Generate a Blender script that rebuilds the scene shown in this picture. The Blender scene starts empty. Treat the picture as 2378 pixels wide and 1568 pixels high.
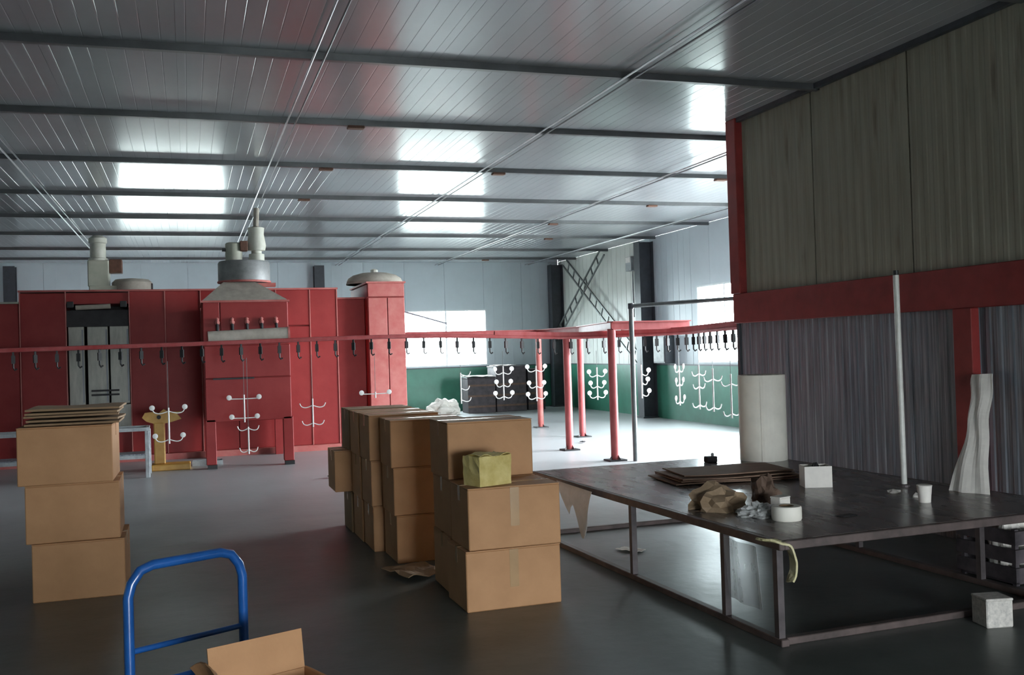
import bpy, bmesh, math, random
from mathutils import Vector, Matrix, noise
random.seed(7)
C = bpy.context.scene.collection
scene = bpy.context.scene
PI = math.pi

# ---------------------------------------------------------------- camera
FPX, CX, CY, CAMH = 2300.0, 1189.0, 784.0, 1.65
yv = Vector((440 - CX, 836 - CY, FPX)).normalized()          # depth axis seen from the lens (x right, y down, z forward)
hz = Vector((1, -0.0306, 0))
zv = yv.cross(hz).normalized()
if zv.y > 0: zv = -zv
xv = yv.cross(zv)
if xv.x < 0: xv = -xv
def w(c): return Vector((xv.dot(c), yv.dot(c), zv.dot(c)))
right, up, back = w(Vector((1, 0, 0))), w(Vector((0, -1, 0))), w(Vector((0, 0, -1)))
cam = bpy.data.cameras.new('camera'); cam_o = bpy.data.objects.new('camera', cam); C.objects.link(cam_o)
cam.sensor_fit = 'HORIZONTAL'; cam.sensor_width = 36; cam.lens = 36 * FPX / 2378
cam.clip_start = 0.05; cam.clip_end = 300
M = Matrix((right, up, back)).transposed().to_4x4(); M.translation = (0, 0, CAMH)
cam_o.matrix_world = M
scene.camera = cam_o

# ---------------------------------------------------------------- world, light, exposure
wd = bpy.data.worlds.new('overcast_sky'); scene.world = wd; wd.use_nodes = True
bg = wd.node_tree.nodes['Background']; bg.inputs[0].default_value = (0.86, 0.94, 1.0, 1); bg.inputs[1].default_value = 44.0
vs = scene.view_settings
vs.view_transform = 'Standard'; vs.look = 'None'; vs.gamma = 1.0; vs.exposure = 0.05
try: vs.use_curve_mapping = False
except Exception: pass

XR, XL, YF, YB, HC = 10.2, -11.3, 26.8, -6.0, 4.15      # room: right, left, far, back, ceiling
XP, YP = 5.9, 9.83                                       # partition plane and its far end

def portal(loc, rot, sx, sy):
    l = bpy.data.lights.new('daylight_portal', 'AREA'); l.shape = 'RECTANGLE'; l.size = sx; l.size_y = sy
    l.cycles.is_portal = True
    o = bpy.data.objects.new('daylight_portal', l); C.objects.link(o); o.location = loc; o.rotation_euler = rot
FAR_WIN = [(-8.7, -6.4), (-1.6, 0.95), (5.62, 8.0)]      # x ranges, z 1.25..2.82
RIGHT_WIN = [(16.4, 18.62)]                              # y ranges, z 1.27..2.88
DOOR_R = (10.7, 15.5, 3.85)                               # open doorway in the right wall
DOOR_B = (1.0, 4.8, 2.1)                                # open doorway behind the viewer
for a, b in FAR_WIN: portal(((a+b)/2, YF+.12, 2.03), (-PI/2, 0, 0), b-a, 1.57)
for a, b in RIGHT_WIN: portal((XR+.12, (a+b)/2, 2.07), (0, PI/2, 0), 1.61, b-a)
portal((XR+.12, (DOOR_R[0]+DOOR_R[1])/2, DOOR_R[2]/2), (0, PI/2, 0), DOOR_R[2], DOOR_R[1]-DOOR_R[0])
portal(((DOOR_B[0]+DOOR_B[1])/2, YB-.12, DOOR_B[2]/2), (PI/2, 0, 0), DOOR_B[1]-DOOR_B[0], DOOR_B[2])

# ---------------------------------------------------------------- materials
MATS = {}
def mat(name, col, rough=.6, metal=0., spec=.5, var=.12, vscale=6., col2=None, bump=0., bscale=40., stretch=(1, 1, 1), alpha=None, rvar=0., trans=0., coat=0.):
    m = bpy.data.materials.new(name); m.use_nodes = True; nt = m.node_tree; n = nt.nodes; L = nt.links
    p = n['Principled BSDF']
    tc = n.new('ShaderNodeTexCoord'); mp = n.new('ShaderNodeMapping'); mp.inputs['Scale'].default_value = stretch
    L.new(tc.outputs['Object'], mp.inputs['Vector'])
    nz = n.new('ShaderNodeTexNoise'); nz.inputs['Scale'].default_value = vscale; nz.inputs['Detail'].default_value = 6; nz.inputs['Roughness'].default_value = .62
    L.new(mp.outputs[0], nz.inputs['Vector'])
    rp = n.new('ShaderNodeValToRGB'); rp.color_ramp.elements[0].position = .3; rp.color_ramp.elements[1].position = .7
    c2 = col2 if col2 else tuple(min(1, c * (1 + var)) for c in col)
    c1 = col if col2 else tuple(c * (1 - var) for c in col)
    rp.color_ramp.elements[0].color = (*c1, 1); rp.color_ramp.elements[1].color = (*c2, 1)
    L.new(nz.outputs['Fac'], rp.inputs['Fac']); L.new(rp.outputs[0], p.inputs['Base Color'])
    p.inputs['Roughness'].default_value = rough; p.inputs['Metallic'].default_value = metal; p.inputs['Specular IOR Level'].default_value = spec
    if coat: p.inputs['Coat Weight'].default_value = coat; p.inputs['Coat Roughness'].default_value = .08
    if alpha is not None: p.inputs['Alpha'].default_value = alpha
    if trans: p.inputs['Transmission Weight'].default_value = trans
    if rvar:
        mr = n.new('ShaderNodeMapRange'); mr.inputs['To Min'].default_value = max(.02, rough - rvar); mr.inputs['To Max'].default_value = rough + rvar
        n2 = n.new('ShaderNodeTexNoise'); n2.inputs['Scale'].default_value = vscale * .7; n2.inputs['Detail'].default_value = 5
        L.new(mp.outputs[0], n2.inputs['Vector']); L.new(n2.outputs['Fac'], mr.inputs['Value']); L.new(mr.outputs[0], p.inputs['Roughness'])
    if bump:
        n3 = n.new('ShaderNodeTexNoise'); n3.inputs['Scale'].default_value = bscale; n3.inputs['Detail'].default_value = 4
        L.new(mp.outputs[0], n3.inputs['Vector'])
        bp = n.new('ShaderNodeBump'); bp.inputs['Strength'].default_value = bump; bp.inputs['Distance'].default_value = .02
        L.new(n3.outputs['Fac'], bp.inputs['Height']); L.new(bp.outputs[0], p.inputs['Normal'])
    MATS[name] = m; return m
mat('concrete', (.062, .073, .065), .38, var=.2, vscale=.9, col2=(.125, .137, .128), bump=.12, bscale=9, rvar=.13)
mat('ground', (.32, .32, .3), .9, vscale=1.5)
mat('ceiling_sheet', (.345, .36, .38), .18, spec=.75, var=.05, vscale=.7, bump=.01, bscale=3)
mat('wall_sheet', (.53, .61, .65), .42, var=.05, vscale=1.2)
mat('wall_sheet_pale', (.63, .65, .61), .42, var=.06, vscale=1.2)
mat('dado_green', (.035, .19, .125), .4, var=.18, vscale=2.5)
mat('steel_dark', (.045, .05, .06), .45, var=.25, vscale=8)
mat('purlin_steel', (.10, .105, .11), .4, metal=.3, var=.2, vscale=3)
mat('rod_steel', (.42, .42, .44), .3, metal=.8, var=.2, vscale=5)
mat('rod_dark', (.10, .10, .11), .35, metal=.6, var=.3, vscale=5)
mat('rust_clip', (.12, .055, .035), .7, var=.3, vscale=15)
mat('red_paint', (.25, .022, .022), .5, spec=.3, var=.1, vscale=2.2, col2=(.32, .038, .036), bump=.03, bscale=14)
mat('red_dusty', (.40, .085, .075), .6, vscale=5, col2=(.47, .16, .14))
mat('red_pipe', (.33, .042, .042), .5, vscale=7, col2=(.42, .10, .10), stretch=(1, 1, .5))
mat('red_trim', (.19, .016, .014), .5, vscale=5, col2=(.29, .03, .026))
mat('seam', (.50, .17, .15), .6, vscale=9, var=.15)
mat('dust_grey', (.33, .30, .25), .85, vscale=7, col2=(.46, .42, .36))
mat('galv', (.10, .115, .14), .45, metal=.4, var=.3, vscale=5, col2=(.37, .385, .42), stretch=(9, 9, .22), rvar=.1)
mat('cream_sheet', (.235, .225, .175), .6, spec=.3, vscale=3.5, col2=(.335, .32, .255), stretch=(4, 4, .22), bump=.05, bscale=30)
mat('drum_grey', (.16, .17, .17), .5, metal=.3, vscale=4, col2=(.34, .34, .34))
mat('machine_cream', (.52, .52, .43), .5, vscale=9, col2=(.62, .62, .55))
mat('machine_green', (.36, .38, .30), .6, vscale=5, col2=(.46, .46, .38))
mat('door_grey', (.32, .32, .28), .5, metal=.2, vscale=4, col2=(.50, .50, .44), stretch=(3, 3, .6))
mat('black', (.012, .012, .013), .5, var=.3, vscale=10)
mat('dark_void', (.035, .033, .036), .7, var=.3, vscale=6)
mat('carton', (.42, .215, .095), .72, vscale=4, col2=(.51, .27, .125), bump=.04, bscale=60)
mat('carton_dull', (.25, .155, .08), .78, vscale=5, col2=(.33, .21, .115), bump=.05, bscale=50)
mat('tape', (.42, .26, .13), .22, vscale=8, var=.1)
mat('paper_brown', (.22, .15, .09), .8, vscale=9, col2=(.33, .23, .14), bump=.2, bscale=25)
mat('bark', (.10, .062, .042), .8, vscale=9, col2=(.16, .10, .07), bump=.2, bscale=25)
mat('sheet_board', (.20, .12, .08), .9, spec=.15, vscale=5, col2=(.30, .20, .145), stretch=(1, 6, 1))
mat('table_board', (.085, .068, .060), .27, vscale=3, col2=(.14, .112, .10), stretch=(4, 1, 1), rvar=.08)
mat('table_steel', (.075, .06, .055), .5, metal=.4, vscale=9, col2=(.15, .11, .10))
mat('leg_steel', (.10, .085, .085), .45, metal=.4, vscale=9, var=.3)
mat('blue_paint', (.012, .085, .30), .28, vscale=9, var=.25, coat=.4)
mat('yellow_paint', (.55, .27, .05), .5, vscale=8, col2=(.68, .40, .10))
mat('yellow_wrap', (.52, .40, .12), .3, vscale=10, col2=(.74, .62, .27), bump=.3, bscale=22)
mat('white_powder', (.80, .79, .76), .45, vscale=12, var=.06)
mat('white_paper', (.82, .77, .70), .7, vscale=9, var=.08)
mat('foam_white', (.84, .80, .70), .6, vscale=6, var=.07)
mat('film', (.62, .62, .60), .35, vscale=9, var=.1, alpha=.75, bump=.3, bscale=18)
mat('film_thin', (.55, .56, .56), .3, vscale=9, var=.1, alpha=.35, bump=.3, bscale=14)
mat('strip_foam', (.45, .40, .20), .6, vscale=12, col2=(.62, .56, .36), bump=.2, bscale=40)
mat('grey_frame', (.34, .36, .37), .5, metal=.3, vscale=9, var=.25)
mat('pole_white', (.62, .61, .56), .4, vscale=9, var=.15)
mat('pipe_grey', (.16, .17, .17), .45, metal=.4, vscale=6, var=.25)
mat('rubber', (.02, .02, .02), .8, vscale=9)
mat('window_frame', (.62, .64, .66), .4, metal=.3, vscale=6, var=.08)
mat('speckle', (.36, .34, .31), .8, vscale=45, col2=(.62, .58, .52))
mat('junk_dark', (.03, .026, .03), .7, vscale=8, col2=(.085, .07, .075))
# dark rusty runs on the cream sheets
nt = MATS['cream_sheet'].node_tree; n_, L_ = nt.nodes, nt.links; pr_ = n_['Principled BSDF']; base_link = pr_.inputs['Base Color'].links[0].from_socket
tc_ = n_.new('ShaderNodeTexCoord'); mp_ = n_.new('ShaderNodeMapping'); mp_.inputs['Scale'].default_value = (5, 5, .55); L_.new(tc_.outputs['Object'], mp_.inputs[0])
nz_ = n_.new('ShaderNodeTexNoise'); nz_.inputs['Scale'].default_value = 1.6; nz_.inputs['Detail'].default_value = 5; L_.new(mp_.outputs[0], nz_.inputs['Vector'])
mr_ = n_.new('ShaderNodeMapRange'); mr_.inputs['From Min'].default_value = .60; mr_.inputs['From Max'].default_value = .74; mr_.inputs['To Max'].default_value = .7; L_.new(nz_.outputs['Fac'], mr_.inputs['Value'])
mc_ = n_.new('ShaderNodeMix'); mc_.data_type = 'RGBA'; mc_.inputs['B'].default_value = (.11, .075, .05, 1)
L_.new(mr_.outputs[0], mc_.inputs['Factor']); L_.new(base_link, mc_.inputs['A']); L_.new(mc_.outputs['Result'], pr_.inputs['Base Color'])
# daylight falloff painted into the concrete colour: paler around the coating line, darker nearer
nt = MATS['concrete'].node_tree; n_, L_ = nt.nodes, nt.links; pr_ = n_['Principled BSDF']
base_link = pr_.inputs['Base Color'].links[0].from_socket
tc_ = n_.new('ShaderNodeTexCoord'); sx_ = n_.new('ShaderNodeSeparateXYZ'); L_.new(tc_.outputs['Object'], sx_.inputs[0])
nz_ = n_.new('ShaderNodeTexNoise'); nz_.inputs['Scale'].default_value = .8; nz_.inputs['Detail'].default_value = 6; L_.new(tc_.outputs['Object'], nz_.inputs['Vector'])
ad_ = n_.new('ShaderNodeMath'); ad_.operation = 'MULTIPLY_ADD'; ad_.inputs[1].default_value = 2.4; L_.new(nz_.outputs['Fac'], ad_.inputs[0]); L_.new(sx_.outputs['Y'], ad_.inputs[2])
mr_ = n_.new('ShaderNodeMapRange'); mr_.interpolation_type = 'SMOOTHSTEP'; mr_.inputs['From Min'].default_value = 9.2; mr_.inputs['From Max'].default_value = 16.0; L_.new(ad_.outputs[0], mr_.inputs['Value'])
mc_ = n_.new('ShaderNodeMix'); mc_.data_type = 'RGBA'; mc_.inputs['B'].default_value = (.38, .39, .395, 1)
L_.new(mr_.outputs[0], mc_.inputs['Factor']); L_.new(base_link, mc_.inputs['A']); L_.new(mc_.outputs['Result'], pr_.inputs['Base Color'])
m = bpy.data.materials.new('pane'); m.use_nodes = True; nt = m.node_tree
tr = nt.nodes.new('ShaderNodeBsdfTransparent'); gl = nt.nodes.new('ShaderNodeBsdfGlossy'); gl.inputs['Roughness'].default_value = .03
tr.inputs[0].default_value = (.93, .97, .96, 1)
mx = nt.nodes.new('ShaderNodeMixShader'); mx.inputs[0].default_value = .06
nt.links.new(tr.outputs[0], mx.inputs[1]); nt.links.new(gl.outputs[0], mx.inputs[2])
nt.links.new(mx.outputs[0], nt.nodes['Material Output'].inputs[0]); MATS['pane'] = m

# ---------------------------------------------------------------- mesh helpers
class MB:
    def __init__(s): s.v = []; s.f = []; s.sm = False
    def quad(s, pts):
        b = len(s.v); s.v += [tuple(p) for p in pts]; s.f.append(tuple(range(b, b + len(pts)))); return s
    def box(s, x0, x1, y0, y1, z0, z1, c=0.):
        """axis box; c = chamfer on all vertical and horizontal edges"""
        if c <= 0:
            b = len(s.v)
            s.v += [(x, y, z) for z in (z0, z1) for y in (y0, y1) for x in (x0, x1)]
            s.f += [tuple(b + i for i in f) for f in ((0, 2, 3, 1), (4, 5, 7, 6), (0, 1, 5, 4), (2, 6, 7, 3), (0, 4, 6, 2), (1, 3, 7, 5))]
            return s
        bm = bmesh.new(); bmesh.ops.create_cube(bm, size=1)
        for q in bm.verts: q.co = Vector((x0 + (q.co.x + .5) * (x1 - x0), y0 + (q.co.y + .5) * (y1 - y0), z0 + (q.co.z + .5) * (z1 - z0)))
        bmesh.ops.bevel(bm, geom=list(bm.edges), offset=c, segments=1, affect='EDGES')
        s.bm(bm); bm.free(); return s
    def bm(s, bm):
        bm.verts.index_update(); b = len(s.v)
        s.v += [tuple(q.co) for q in bm.verts]; s.f += [tuple(b + q.index for q in f.verts) for f in bm.faces]; return s
    def ring(s, c, ax, r, n, ref=None):
        ax = Vector(ax).normalized()
        u = ref if ref else (Vector((0, 0, 1)) if abs(ax.z) < .9 else Vector((1, 0, 0)))
        a = ax.cross(u).normalized(); bb = ax.cross(a)
        return [tuple(Vector(c) + a * (r * math.cos(2 * PI * i / n)) + bb * (r * math.sin(2 * PI * i / n))) for i in range(n)]
    def tube(s, pts, r, n=8, cap=True):
        pts = [Vector(p) for p in pts]; rs = r if isinstance(r, (list, tuple)) else [r] * len(pts)
        b0 = len(s.v)
        a = None
        for i, p in enumerate(pts):
            d = (pts[min(i + 1, len(pts) - 1)] - pts[max(i - 1, 0)]).normalized()
            if a is None: a = d.cross(Vector((0, 0, 1)) if abs(d.z) < .9 else Vector((1, 0, 0)))
            a = (a - d * a.dot(d)).normalized(); bb = d.cross(a)        # carry the frame along the path
            s.v += [tuple(p + a * (rs[i] * math.cos(2 * PI * k / n)) + bb * (rs[i] * math.sin(2 * PI * k / n))) for k in range(n)]
        for i in range(len(pts) - 1):
            for j in range(n):
                a = b0 + i * n + j; c = b0 + i * n + (j + 1) % n
                s.f.append((a, c, c + n, a + n))
        if cap:
            s.f.append(tuple(b0 + j for j in reversed(range(n)))); e = b0 + (len(pts) - 1) * n
            s.f.append(tuple(e + j for j in range(n)))
        return s
    def cyl(s, p0, p1, r, n=12): return s.tube([p0, p1], r, n)
    def lathe(s, prof, n=16, c=(0, 0, 0)):
        b0 = len(s.v)
        for (r, z) in prof:
            s.v += [(c[0] + r * math.cos(2 * PI * j / n), c[1] + r * math.sin(2 * PI * j / n), c[2] + z) for j in range(n)]
        for i in range(len(prof) - 1):
            for j in range(n):
                a = b0 + i * n + j; d = b0 + i * n + (j + 1) % n
                s.f.append((a, d, d + n, a + n))
        s.f.append(tuple(b0 + j for j in reversed(range(n)))); e = b0 + (len(prof) - 1) * n
        s.f.append(tuple(e + j for j in range(n))); return s
    def bar(s, p0, p1, wd, ht):
        """rectangular bar between two points (width horizontal, height across)"""
        p0, p1 = Vector(p0), Vector(p1); d = (p1 - p0).normalized()
        u = Vector((0, 0, 1)) if abs(d.z) < .95 else Vector((0, 1, 0))
        a = d.cross(u).normalized() * wd / 2; c = a.cross(d).normalized() * ht / 2
        b = len(s.v)
        for p in (p0, p1): s.v += [tuple(p + a + c), tuple(p - a + c), tuple(p - a - c), tuple(p + a - c)]
        s.f += [tuple(b + i for i in f) for f in ((0, 3, 2, 1), (4, 5, 6, 7), (0, 1, 5, 4), (1, 2, 6, 5), (2, 3, 7, 6), (3, 0, 4, 7))]
        return s
    def grid(s, fn, nu, nv, thick=0.):
        """sheet fn(u,v)->point; thick gives a second skin"""
        b = len(s.v); P = [[Vector(fn(i / nu, j / nv)) for j in range(nv + 1)] for i in range(nu + 1)]
        for row in P: s.v += [tuple(p) for p in row]
        W = nv + 1
        for i in range(nu):
            for j in range(nv): s.f.append((b + i * W + j, b + (i + 1) * W + j, b + (i + 1) * W + j + 1, b + i * W + j + 1))
        if thick:
            b2 = len(s.v)
            for i in range(nu + 1):
                for j in range(nv + 1):
                    du = P[min(i + 1, nu)][j] - P[max(i - 1, 0)][j]; dv = P[i][min(j + 1, nv)] - P[i][max(j - 1, 0)]
                    s.v.append(tuple(P[i][j] - du.cross(dv).normalized() * thick))
            for i in range(nu):
                for j in range(nv): s.f.append((b2 + i * W + j, b2 + i * W + j + 1, b2 + (i + 1) * W + j + 1, b2 + (i + 1) * W + j))
            def e(i, j): return i * W + j
            rim = [(e(i, 0), e(i + 1, 0)) for i in range(nu)] + [(e(nu, j), e(nu, j + 1)) for j in range(nv)] + [(e(i + 1, nv), e(i, nv)) for i in reversed(range(nu))] + [(e(0, j + 1), e(0, j)) for j in reversed(range(nv))]
            for p, q in rim: s.f.append((b + q, b + p, b2 + p, b2 + q))
        return s
    def build(s, name, m, parent=None, loc=(0, 0, 0), rot=(0, 0, 0), smooth=False):
        me = bpy.data.meshes.new(name); me.from_pydata(s.v, [], s.f); me.validate()
        bm = bmesh.new(); bm.from_mesh(me); bmesh.ops.recalc_face_normals(bm, faces=bm.faces); bm.to_mesh(me); bm.free()
        me.materials.append(MATS[m])
        if smooth:
            for p in me.polygons: p.use_smooth = True
            try: me.set_sharp_from_angle(angle=math.radians(40))
            except Exception: pass
        o = bpy.data.objects.new(name, me); C.objects.link(o); o.location = loc; o.rotation_euler = rot
        if parent: o.parent = parent
        return o
def B(*a, c=0.): return MB().box(*a, c=c)
def tag(o, label, cat, group=None):
    o['label'] = label; o['category'] = cat
    if group: o['group'] = group
    return o
def thing(name, label, cat, loc=(0, 0, 0), rotz=0., group=None):
    o = bpy.data.objects.new(name, None); C.objects.link(o); o.location = loc; o.rotation_euler = (0, 0, rotz); o.empty_display_size = .1
    return tag(o, label, cat, group)
def struct(o, label=None):
    o['kind'] = 'structure'
    if label: o['label'] = label
    return o
def shell(name, label):
    o = bpy.data.objects.new(name, None); C.objects.link(o); return struct(o, label)
def share(o, parent, loc, rot=None):
    c = o.copy(); C.objects.link(c); c.parent = parent; c.location = loc
    if rot is not None: c.rotation_euler = rot
    return c

# ================================================================ SETTING
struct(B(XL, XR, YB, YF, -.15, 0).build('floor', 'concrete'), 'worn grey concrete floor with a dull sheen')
struct(B(-60, 60, -50, 70, -.4, -.16).build('ground_outside', 'ground'), 'pale ground outside the workshop')

# ceiling: long sheets that run towards the far wall, each with shallow ribs
ceil = shell('ceiling', 'glossy grey sheet metal ceiling with thin steel purlins and tie rods')
def rib_sheet(width, length, pitch, depth, rw=.018):
    """ribbed sheet in local x (width) y (length), facing -z, lower face at z 0"""
    prof = [(0, 0)]; x = pitch / 2
    while x < width - pitch * .3:
        prof += [(x - rw, 0), (x - rw * .5, depth), (x + rw * .5, depth), (x + rw, 0)]; x += pitch
    prof.append((width, 0)); mb = MB(); n = len(prof)
    mb.v = [(px, 0, pz) for px, pz in prof] + [(px, length, pz) for px, pz in prof] + [(0, 0, .05), (width, 0, .05), (0, length, .05), (width, length, .05)]
    for i in range(n - 1): mb.f.append((i, i + 1, n + i + 1, n + i))
    a, b, c, d = 2 * n, 2 * n + 1, 2 * n + 2, 2 * n + 3
    mb.f += [(a, c, d, b), (0, n, c, a), (n - 1, b, d, 2 * n - 1)]
    mb.f += [tuple([a] + list(range(n)) + [b]), tuple([d] + list(range(2 * n - 1, n - 1, -1)) + [c])]
    return mb
pw = (XR - XL) / 21
cp = rib_sheet(pw - .002, YF - YB, .14, .0015, .005).build('ceiling_panel', 'ceiling_sheet', ceil, (XL, YB, HC))
for i in range(1, 21): share(cp, ceil, (XL + i * pw, YB, HC))
B(XL - .2, XR + .2, YB - .2, YF + .2, HC + .06, HC + .2).build('roof_deck', 'steel_dark', ceil)
PUR = [-4.3, -1.8, .7, 3.2, 5.7, 8.22, 10.52, 12.95, 15.55, 18.05, 20.5, 23.2, 25.4]
mb = MB()   # C-section purlin
mb.box(XL, XR, -.03, .03, HC - .012, HC); mb.box(XL, XR, -.03, -.022, HC - .06, HC - .012); mb.box(XL, XR, -.022, .03, HC - .06, HC - .053)
p0 = mb.build('purlin', 'purlin_steel', ceil, (0, PUR[0], 0))
for y in PUR[1:]: share(p0, ceil, (0, y, 0))
RODS = [-7.6, -4.8, -1.95, 1.02, 3.8, 6.55, 9.2]
r0 = MB().cyl((0, YB, HC - .072), (0, YF, HC - .072), .010, 8).build('tie_rod', 'rod_steel', ceil, (RODS[0], 0, 0))
for x in RODS[1:]: share(r0, ceil, (x, 0, 0))
r1 = MB().cyl((0, YB, HC - .071), (0, YF, HC - .071), .009, 8).build('cable_conduit', 'rod_dark', ceil, (RODS[0] + .09, 0, 0))
for x in RODS[1:]: share(r1, ceil, (x + .09, 0, 0))
c0 = None
for x, y in ((1.75, 10.52), (1.75, 12.95), (1.75, 15.55), (7.55, 12.95), (7.7, 15.55), (7.6, 20.5), (-1.5, 8.22), (7.6, 25.4), (4.1, 12.95), (6.8, 18.05)):
    if c0 is None:
        c0 = B(-.09, .09, -.05, .05, HC - .09, HC - .06, c=.006).build('purlin_splice', 'rust_clip', ceil, (x, y, 0))
    else: share(c0, ceil, (x, y, 0))

# walls of upright sheets above a green dado; openings are left out of the sheets
def wall_sheets(parent, axis, pos, a0, a1, wid, openings, m='wall_sheet', z0=1.22, t=.06, matfn=None):
    """axis 'x': sheets side by side along x at y=pos; axis 'y': along y at x=pos. sheets stand outside pos."""
    cuts = [a0]; n = max(1, round((a1 - a0) / wid))
    for i in range(1, n): cuts.append(a0 + i * (a1 - a0) / n)
    cuts.append(a1)
    for i in range(n):
        u0, u1 = cuts[i] + .003, cuts[i + 1] - .003
        segs = [(u0, u1, [(z0, HC + (0 if (axis == 'y' and t > 0) else .06))])]
        for (o0, o1, oz0, oz1) in openings:
            new = []
            for (s0, s1, zz) in segs:
                if o1 <= s0 or o0 >= s1: new.append((s0, s1, zz)); continue
                if o0 > s0: new.append((s0, o0, zz))
                mid = []
                for (q0, q1) in zz:
                    if oz0 > q0: mid.append((q0, min(oz0, q1)))
                    if oz1 < q1: mid.append((max(oz1, q0), q1))
                new.append((max(s0, o0), min(s1, o1), mid))
                if o1 < s1: new.append((o1, s1, zz))
            segs = new
        mb = MB()
        for (s0, s1, zz) in segs:
            for (q0, q1) in zz:
                if q1 - q0 < .005 or s1 - s0 < .002: continue
                if axis == 'x': mb.box(s0, s1, pos, pos + t, q0, q1)
                else: mb.box(pos, pos + t, s0, s1, q0, q1)
        # shallow vertical ribs on the inside face
        nr = 4
        for k in range(1, nr):
            u = u0 + (u1 - u0) * k / nr
            if any(o0 - .02 < u < o1 + .02 for (o0, o1, _, _) in openings): continue
            sgn = -1 if t > 0 else 1
            if axis == 'x': mb.box(u - .012, u + .012, pos + sgn * .005, pos, z0, HC)
            else: mb.box(pos + sgn * .005, pos, u - .012, u + .012, z0, HC)
        if mb.v: mb.build('wall_panel', matfn((u0 + u1) / 2) if matfn else m, parent)
    us = sorted({a0, a1} | {o[0] for o in openings} | {o[1] for o in openings}); mb = MB(); top = HC if (axis == 'y' and t > 0) else HC + .06
    for s0, s1 in zip(us, us[1:]):
        op = [o for o in openings if o[0] <= (s0 + s1) / 2 <= o[1]]
        for q0, q1 in ([(0, op[0][2]), (op[0][3], top)] if op else [(0, top)]):
            if q1 - q0 < .01: continue
            d0, d1 = sorted((pos + t, pos + t + math.copysign(.02, t)))
            if axis == 'x': mb.box(s0, s1, d0, d1, q0, q1)
            else: mb.box(d0, d1, s0, s1, q0, q1)
    mb.build('outer_skin', m, parent)
wf = shell('wall_far', 'far wall of blue-grey sheets above a green dado')
wall_sheets(wf, 'x', YF, XL, XR, 1.15, [(a, b, 1.25, 2.82) for a, b in FAR_WIN])
B(XL, XR, YF - .012, YF + .06, 0, 1.22).build('dado', 'dado_green', wf)
B(XL, XR, YF - .02, YF - .012, 1.2, 1.225).build('dado_cap', 'steel_dark', wf)
def column(parent, cx, cy, along):
    mb = MB()   # H section: flanges across `along`
    if along == 'x':
        mb.box(cx - .13, cx + .13, cy - .02, cy - .005, 0, HC - .1); mb.box(cx - .13, cx + .13, cy - .30, cy - .285, 0, HC - .1); mb.box(cx - .006, cx + .006, cy - .285, cy - .02, 0, HC - .1)
    else:
        mb.box(cx - .02, cx - .005, cy - .15, cy + .15, 0, HC - .1); mb.box(cx - .36, cx - .345, cy - .15, cy + .15, 0, HC - .1); mb.box(cx - .345, cx - .02, cy - .006, cy + .006, 0, HC - .1)
        mb.box(cx - .4, cx - .003, cy - .2, cy + .2, 0, .03)
    return mb.build('steel_column', 'steel_dark', parent)
for x in (-4.1, 3.33): column(wf, x, YF, 'x')
wr = shell('wall_right', 'right wall of pale sheets above a green dado')
wall_sheets(wr, 'y', XR, YB, YF, 1.1, [(a, b, 1.27, 2.88) for a, b in RIGHT_WIN] + [(DOOR_R[0], DOOR_R[1], 0, DOOR_R[2])], matfn=lambda u: 'wall_sheet_pale' if u > 21 else 'wall_sheet')
B(XR - .012, XR + .06, DOOR_R[1], YF, 0, 1.22).build('dado', 'dado_green', wr)
B(XR - .012, XR + .06, YB, DOOR_R[0], 0, 1.22).build('dado', 'dado_green', wr)
B(XR - .02, XR - .012, DOOR_R[1], YF, 1.2, 1.225).build('dado_cap', 'steel_dark', wr)
column(wr, XR, 20.75, 'y'); column(wr, XR, 26.55, 'y'); column(wr, XR, 15.75, 'y')
def lattice(parent, p, q, half=.13):
    """lattice brace in the plane x=const from p=(y,z) to q=(y,z)"""
    d = Vector((0, q[0] - p[0], q[1] - p[1])); Ln = d.length; d.normalize(); nrm = Vector((0, -d.z, d.y)) * half
    X = XR - .17
    a = Vector((X, p[0], p[1])); b = Vector((X, q[0], q[1]))
    br = MB().bar(a + nrm, b + nrm, .035, .035).build('lattice_brace', 'pipe_grey', parent)
    MB().bar(a - nrm, b - nrm, .035, .035).build('chord', 'pipe_grey', br)
    k = int(Ln / .42)
    for i in range(1, k):
        c = a + d * (Ln * i / k); MB().bar(c + nrm, c - nrm, .03, .03).build('rung', 'pipe_grey', br)
lattice(wr, (25.9, HC - .05), (21.05, 1.25)); lattice(wr, (23.1, HC - .05), (26.6, 2.0))
wl = shell('wall_left', 'left wall of sheets above a green dado')
wall_sheets(wl, 'y', XL, YB, YF, 2.3, [], t=-.06)
B(XL - .06, XL + .012, YB, YF, 0, 1.22).build('dado', 'dado_green', wl)
wb = shell('wall_back', 'back wall of sheets with a wide open doorway')
wall_sheets(wb, 'x', YB, XL, XR, 2.3, [(DOOR_B[0], DOOR_B[1], 0, DOOR_B[2])], t=-.06)
B(XL, DOOR_B[0], YB - .06, YB + .012, 0, 1.22).build('dado', 'dado_green', wb); B(DOOR_B[1], XR, YB - .06, YB + .012, 0, 1.22).build('dado', 'dado_green', wb)

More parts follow.
